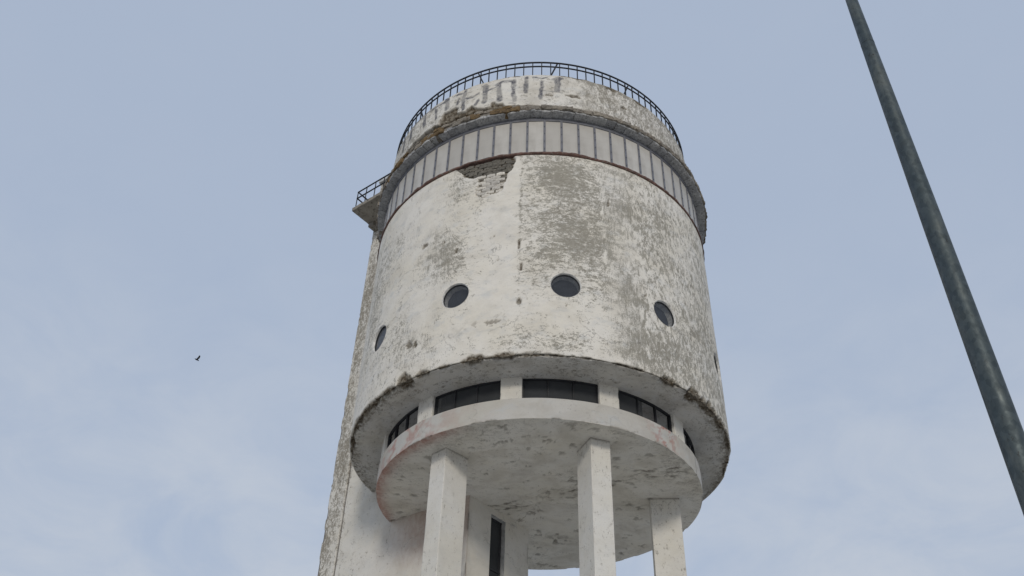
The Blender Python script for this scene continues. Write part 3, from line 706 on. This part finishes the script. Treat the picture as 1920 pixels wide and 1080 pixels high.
slab_at = dict(wear=np.clip(wr+.3*far_blot, 0, 1), aniso=.2+0*wr, exposed_or_shade=np.clip(.75*rub*sstep(.5, .7, fbm(Xd*5, Yd*8, 0, 3, 227))+.5*ch+.5*hole+.7*far_blot, 0, 1), tint=np.clip(tint, 0, 1))
slab_vec = (
                np.stack([fx, np.where(under, fy*1.0, fy), np.where(under, 0, 4.)+0*fx], -1))
ku = np.zeros((len(thd), len(sr)-1), bool); ku[:, :76] = True
slab = grid_obj('floor_slab', Psl, M['slab'], tower, True, slab_at, slab_vec, ku)
grid_obj('slab_fascia', Psl, M['fascia'], slab, True, slab_at, slab_vec, ~ku)

# ---- columns
zc = np.concatenate([np.linspace(0, 9, 30), np.linspace(9.15, 14.755, 70)])
for k, a in enumerate((-41.3, 23.2, 86.8, 151.0)):
    plan_pillar('column', rad_rect(a, 3.40, 4.285, .60), zc, M['column'], tower, 80+k, .008, .19, None, lambda U_, Z_: .75*sstep(14.69, 14.725, Z_ + .02*(fbm(U_*4, Z_*0, 0, 3, 80+k)-.5)))  # thin dark line coloured at the head stands for the joint shadow

# ---- stair shaft behind the tank
A = Vector((-2.1, -.55)); u = Vector((-.805, .593)); v_ = Vector((.593, .805))
LU, LV, ZTOP = 6.50, 3.02, 32.35
W0, W1, WZ0, WZ1 = 1.08, 1.80, 2.4, 14.56
GS = 5.65
su = sorted(set([0, .01, .03, .08] + list(np.arange(.16, LU-.1, .08)) + [GS-.045, GS-.028, GS+.028, GS+.045] + [LU-.1, LU-.06, LU-.03, LU-.01]))
sv = sorted(set([0.01, .03, .08] + list(np.arange(.18, LV-.1, .12)) + [W0, W1] + [LV-.08, LV-.03, LV-.01]))
cols = []        # (point, normal, u coordinate, distance to the corner, face)
for s_ in su: cols.append((A+u*s_, -v_, s_, min(s_, LU-s_), 0))
e1 = A+u*LU
cols.append((e1, (-v_+u).normalized(), LU, 0, 0))
for t in sv: cols.append((e1+v_*t, u, LU+t, min(t, LV-t), 1))
e2 = e1+v_*LV
cols.append((e2, (u+v_).normalized(), LU+LV, 0, 1))
for s_ in np.arange(.4, LU-.2, .5): cols.append((e2-u*s_, v_, LU+LV+s_, min(s_, LU-s_), 2))
e3 = e2-u*LU
cols.append((e3, (v_-u).normalized(), 2*LU+LV, 0, 3))
for t in sv[::-1]: cols.append((e3-v_*(LV-t), -u, 2*LU+LV+(LV-t), min(t, LV-t), 3))
base = np.array([[c[0].x, c[0].y] for c in cols]); nor = np.array([[c[1].x, c[1].y] for c in cols]); Uc = np.array([c[2] for c in cols]); Cc = np.array([c[3] for c in cols]); Fc = np.array([c[4] for c in cols])
zs = np.array(sorted(set(list(np.linspace(0, 9, 16)) + list(np.arange(9.2, 32.25, .095)) + [WZ0, WZ1, ZTOP])))
UU, ZZ = np.meshgrid(Uc, zs, indexing='ij'); CC = np.broadcast_to(Cc[:, None], UU.shape); FF = np.broadcast_to(Fc[:, None], UU.shape)
chn = fbm(0*UU+CC*4, ZZ*2.2, 0, 5, 301, .6)
nearend = (np.abs(UU-LU) < .12)
ch = sstep(.54, .64, chn)*np.clip(1-CC/.09, 0, 1)**.7*np.where(nearend, 1, .5)
d = -.04*ch - .10*np.exp(-((UU-GS)/.034)**8)*(FF == 0) + (fbm(UU*.9, ZZ*.9, 0, 4, 303)-.5)*.03*np.clip(CC/.1, 0, 1)*np.where(FF == 3, .2, 1)
fl = sstep(.62, .67, fbm(UU*3, ZZ*2.2, 0, 5, 305))*sstep(5.2, 6.2, UU)*(FF == 0)
d = d-.012*fl
Psh = np.stack([base[:, None, 0]+nor[:, None, 0]*d, base[:, None, 1]+nor[:, None, 1]*d, ZZ], -1)
wr = .16+.34*(fbm(UU*.6, ZZ*.5, 0, 4, 307)-.5) + np.where(FF == 0, .30*sstep(5.4, 6.2, UU) + .18*sstep(4.6, 5.2, UU)*sstep(.45, .6, fbm(UU*2.5, ZZ*.35, 0, 4, 309)) + .12*sstep(16, 18, ZZ), np.where(FF == 3, -.08, .15))
tn = np.where(FF == 0, 1.0*np.exp(-(np.maximum(UU-1.8, 0)/1.3)**2)*sstep(12.4, 14.1, ZZ+.5*(fbm(UU*1.2, ZZ*1.2, 0, 4, 311)-.5)), 0)
tn = tn + (FF == 3)*np.exp(-(np.abs(UU-(2*LU+2*LV))/.05)**2)*.5
exs = np.maximum(ch, np.exp(-((UU-GS)/.036)**8)*(FF == 0))
kp = np.ones((len(cols), len(zs)-1), bool)
cu = Uc-(2*LU+LV); tloc = LV-cu                                # distance from corner A along v on the right face
fmask = (Fc == 3) & (tloc <= W1+1e-6) & (tloc > W0+1e-6)
zmask = (zs[:-1] >= WZ0-1e-6) & (zs[:-1] < WZ1-1e-6)
kp[np.ix_(fmask, zmask)] = False
shaft = grid_obj('stair_shaft', Psh, M['shaft'], tower, True, dict(wear=np.clip(wr, 0, 1), aniso=.75+0*wr, exposed_or_shade=exs*.9, paint_or_shade=np.exp(-((UU-GS)/.036)**8)*(FF == 0), tint=np.clip(tn, 0, 1)), np.stack([UU+100, ZZ, 0*UU], -1), kp, flip=True)  # groove shade is put into the colour here, on top of the recess
def PV(t, dep_, z): q = A+v_*t+u*dep_; return Vector((q.x, q.y, z))     # point at t along the right face, dep_ inside it
vv = [PV(t, dd, z_) for t in (W0, W1) for dd in (0.0, .32) for z_ in (WZ0, WZ1)]
ff = [(0, 1, 3, 2), (4, 6, 7, 5), (1, 5, 7, 3), (0, 2, 6, 4)]
link('window_reveal', raw_mesh('window_reveal', vv, ff), M['flashing'], shaft)
link('window_dark_backing', raw_mesh('window_dark_backing', [PV(W0-.05, .33, WZ0-.05), PV(W1+.05, .33, WZ0-.05), PV(W1+.05, .33, WZ1+.05), PV(W0-.05, .33, WZ1+.05)], [(0, 1, 2, 3)]), M['inside'], shaft)  # dark sheet in place of the unlit stairwell
for t in (W0+.03, W1-.03): bar('window_frame', PV(t, .17, WZ0), PV(t, .17, WZ1), .055, M['frame_dark'], shaft)
zt = WZ1-.03
while zt > WZ0:
    bar('window_frame', PV(W0, .17, zt), PV(W1, .17, zt), .05, M['frame_dark'], shaft)
    z0_ = max(WZ0, zt-1.62)
    link('window_pane', raw_mesh('window_pane', [PV(W0+.03, .175, z0_), PV(W1-.03, .175, z0_), PV(W1-.03, .175, zt), PV(W0+.03, .175, zt)], [(0, 1, 2, 3)]), M['glass_dark'], shaft)
    zt -= 1.62
cv = [A-u*.08-v_*.08, A+u*(LU+.08)-v_*.08, A+u*(LU+.08)+v_*(LV+.08), A-u*.08+v_*(LV+.08)]
link('shaft_roof', raw_mesh('shaft_roof', [(q.x, q.y, z_) for z_ in (ZTOP-.003, ZTOP+.16) for q in cv], [(0, 1, 2, 3), (7, 6, 5, 4), (0, 4, 5, 1), (1, 5, 6, 2), (2, 6, 7, 3), (3, 7, 4, 0)]), M['flashing'], shaft)

# ---- balcony near the top of the shaft
def PB(s_, out, z): q = A+u*s_-v_*out; return Vector((q.x, q.y, z))
BZ = 29.40; BO = 1.42; B0, B1 = 3.6, 6.42
nu_, nv_ = 20, 12
gu, gv_ = np.linspace(B0, B1, nu_), np.linspace(.0, BO, nv_)
vv = []; ff = []
for zi in (0, 1):
    for i, s_ in enumerate(gu):
        for j, o_ in enumerate(gv_):
            e = .02*(rng.random()-.5) if (0 < i < nu_-1 and 0 < j < nv_-1) else .012*(rng.random()-.5)
            vv.append(PB(s_+(e if i == nu_-1 else 0), o_+(e if j == nv_-1 else 0), BZ+zi*.17+e*.5))
n1 = nu_*nv_
for i in range(nu_-1):
    for j in range(nv_-1):
        a_, b_, c_, d_ = i*nv_+j, (i+1)*nv_+j, (i+1)*nv_+j+1, i*nv_+j+1
        ff.append((a_, b_, c_, d_)); ff.append((a_+n1, d_+n1, c_+n1, b_+n1))
for i in range(nu_-1):
    for j in (0, nv_-1): a_, b_ = i*nv_+j, (i+1)*nv_+j; ff.append((a_, b_, b_+n1, a_+n1) if j else (b_, a_, a_+n1, b_+n1))
for j in range(nv_-1):
    for i in (0, nu_-1): a_, b_ = i*nv_+j, i*nv_+j+1; ff.append((b_, a_, a_+n1, b_+n1) if i else (a_, b_, b_+n1, a_+n1))
M['balcony'] = stone('weathered_balcony_concrete', (.36, .335, .295), (.26, .24, .21), (.12, .11, .095), 2.2, .5)
balc = link('balcony', raw_mesh('balcony', vv, ff), M['balcony'], tower)
bar('beam', PB(B1-.18, .0, BZ-.10), PB(B1-.18, .42, BZ-.10), .30, M['balcony'], balc, .20)
bar('beam', PB(B0+.3, .0, BZ-.10), PB(B0+.3, .42, BZ-.10), .30, M['balcony'], balc, .20)
bz = BZ+.17
ro = BO-.10; re = B1-.08
for zz_, w in ((bz+1.0, .045), (bz+.62, .045)):
    bar('rail', PB(B0, ro, zz_), PB(re+.02, ro, zz_), w, M['rail'], balc); bar('rail', PB(re, ro, zz_), PB(re, .02, zz_), w, M['rail'], balc)
for s_ in (B0+.1, B0+.62, B0+1.14, B0+1.66, B0+2.2, re): bar('post', PB(s_, ro, bz-.03), PB(s_, ro, bz+1.0), .035, M['rail'], balc)
for o_ in (.12, .72): bar('post', PB(re, o_, bz-.03), PB(re, o_, bz+1.0), .035, M['rail'], balc)
for k in range(1): bar('brace', PB(re, ro-.02, bz+.98), PB(re-.75, ro-.02, bz+.02), .03, M['rail'], balc)

# ------------------------------------------------------------------ lamp pole
pole = bpy.data.objects.new('lamp_pole', None); col.objects.link(pole); pole.location = (3.996, -19.378, 0)
tag(pole, 'tapered galvanised steel pole rising across the right of the view', 'pole')
zz = np.array([.02, 3.0, 5.0, 6.4, 8.39, 10.09, 10.6, 11.4, 12.2, 13.3, 14.2]); rad = np.array([.236, .228, .221, .2165, .2015, .1785, .171, .157, .1405, .122, .107])/2
zf = np.linspace(.02, 14.2, 120); rf_ = np.interp(zf, zz, rad)
tt = np.linspace(0, 2*np.pi, 40, endpoint=False)
P = np.stack([np.cos(tt)[:, None]*rf_, np.sin(tt)[:, None]*rf_, np.broadcast_to(zf, (40, 120))], -1)
grid_obj('shaft', P, M['pole'], pole, True)
def ringbit(name, z0, z1, r0, n=40):
    pr_ = np.array([r0-.01, r0, r0, r0-.01]); pz_ = np.array([z0-.004, z0, z1, z1+.004])
    P_ = np.stack([np.cos(tt)[:, None]*pr_, np.sin(tt)[:, None]*pr_, np.broadcast_to(pz_, (40, 4))], -1); return grid_obj(name, P_, M['pole'], pole, True)
ringbit('weld_seam', 11.255, 11.275, .0815)
ringbit('base_collar', .03, .30, .135)
link('base_plate', box_mesh('base_plate', -.22, .22, -.22, .22, 0.004, .03), M['pole'], pole)
link('cap', raw_mesh('cap', [(math.cos(a)*.056, math.sin(a)*.056, 14.2) for a in tt]+[(0, 0, 14.24)], [(i, (i+1) % 40, 40) for i in range(40)]), M['pole'], pole)

# ------------------------------------------------------------------ bird
def cam_ray(px, py):
    d = _F*1738.54 + CX*(px-960) + CU*(540-py); return d.normalized()
DB = 72.0; c0 = CAM+cam_ray(369, 673)*DB
def bpx(px, py, dep_=0.): return (CAM+cam_ray(px, py)*(DB+dep_))-c0
import bmesh
bm = bmesh.new()
def spindle(pts, rads, flat=1.0, n=8):
    rings = []
    for i, p in enumerate(pts):
        d = (pts[min(i+1, len(pts)-1)]-pts[max(i-1, 0)]).normalized(); x = d.cross(_F).normalized(); y = x.cross(d).normalized()
        rings.append([bm.verts.new(p+x*math.cos(2*math.pi*k/n)*rads[i]+y*math.sin(2*math.pi*k/n)*rads[i]*flat) for k in range(n)])
    for a, b in zip(rings[:-1], rings[1:]):
        for k in range(n): bm.faces.new((a[k], a[(k+1) % n], b[(k+1) % n], b[k]))
    bm.faces.new(rings[0][::-1]); bm.faces.new(rings[-1])
# tail, rump, breast, head, beak
spindle([bpx(373.2, 676.7, .05), bpx(371.8, 675.8, .03), bpx(370.3, 675.0), bpx(368.6, 674.2, -.02), bpx(367.3, 673.6, -.03), bpx(366.4, 673.2, -.05), bpx(365.6, 672.9, -.06)],
        [.020, .032, .046, .056, .042, .036, .010])
def wing(outline, th_):
    top = [bm.verts.new(p-_F*th_/2) for p in outline]; bot = [bm.verts.new(p+_F*th_/2) for p in outline]
    bm.faces.new(top); bm.faces.new(bot[::-1]); n = len(outline)
    for i in range(n): bm.faces.new((top[i], bot[i], bot[(i+1) % n], top[(i+1) % n]))
wing([bpx(367.8, 673.2, 0), bpx(369.4, 671.4, .06), bpx(371.4, 669.5, .12), bpx(373.2, 666.9, .18), bpx(374.6, 666.2, .2), bpx(375.7, 667.3, .2), bpx(375.4, 669.5, .16), bpx(374.2, 671.8, .10), bpx(372.4, 673.4, .05), bpx(370.4, 674.4, 0)], .025)
wing([bpx(368.8, 673.4, 0), bpx(366.6, 672.3, -.12), bpx(364.4, 671.4, -.22), bpx(362.6, 671.1, -.3), bpx(363.2, 672.2, -.3), bpx(365.2, 673.4, -.2), bpx(367.4, 674.4, -.1), bpx(369.4, 675.0, 0)], .025)
bm.normal_update()
me = bpy.data.meshes.new('bird'); bm.to_mesh(me); bm.free(); me.materials.append(M['bird'])
bird = bpy.data.objects.new('bird', me); col.objects.link(bird); bird.location = c0
tag(bird, 'small black bird flying with raised wings in the sky left of the tower', 'bird')
md = bird.modifiers.new('one skin', 'REMESH'); md.mode = 'VOXEL'; md.voxel_size = .009
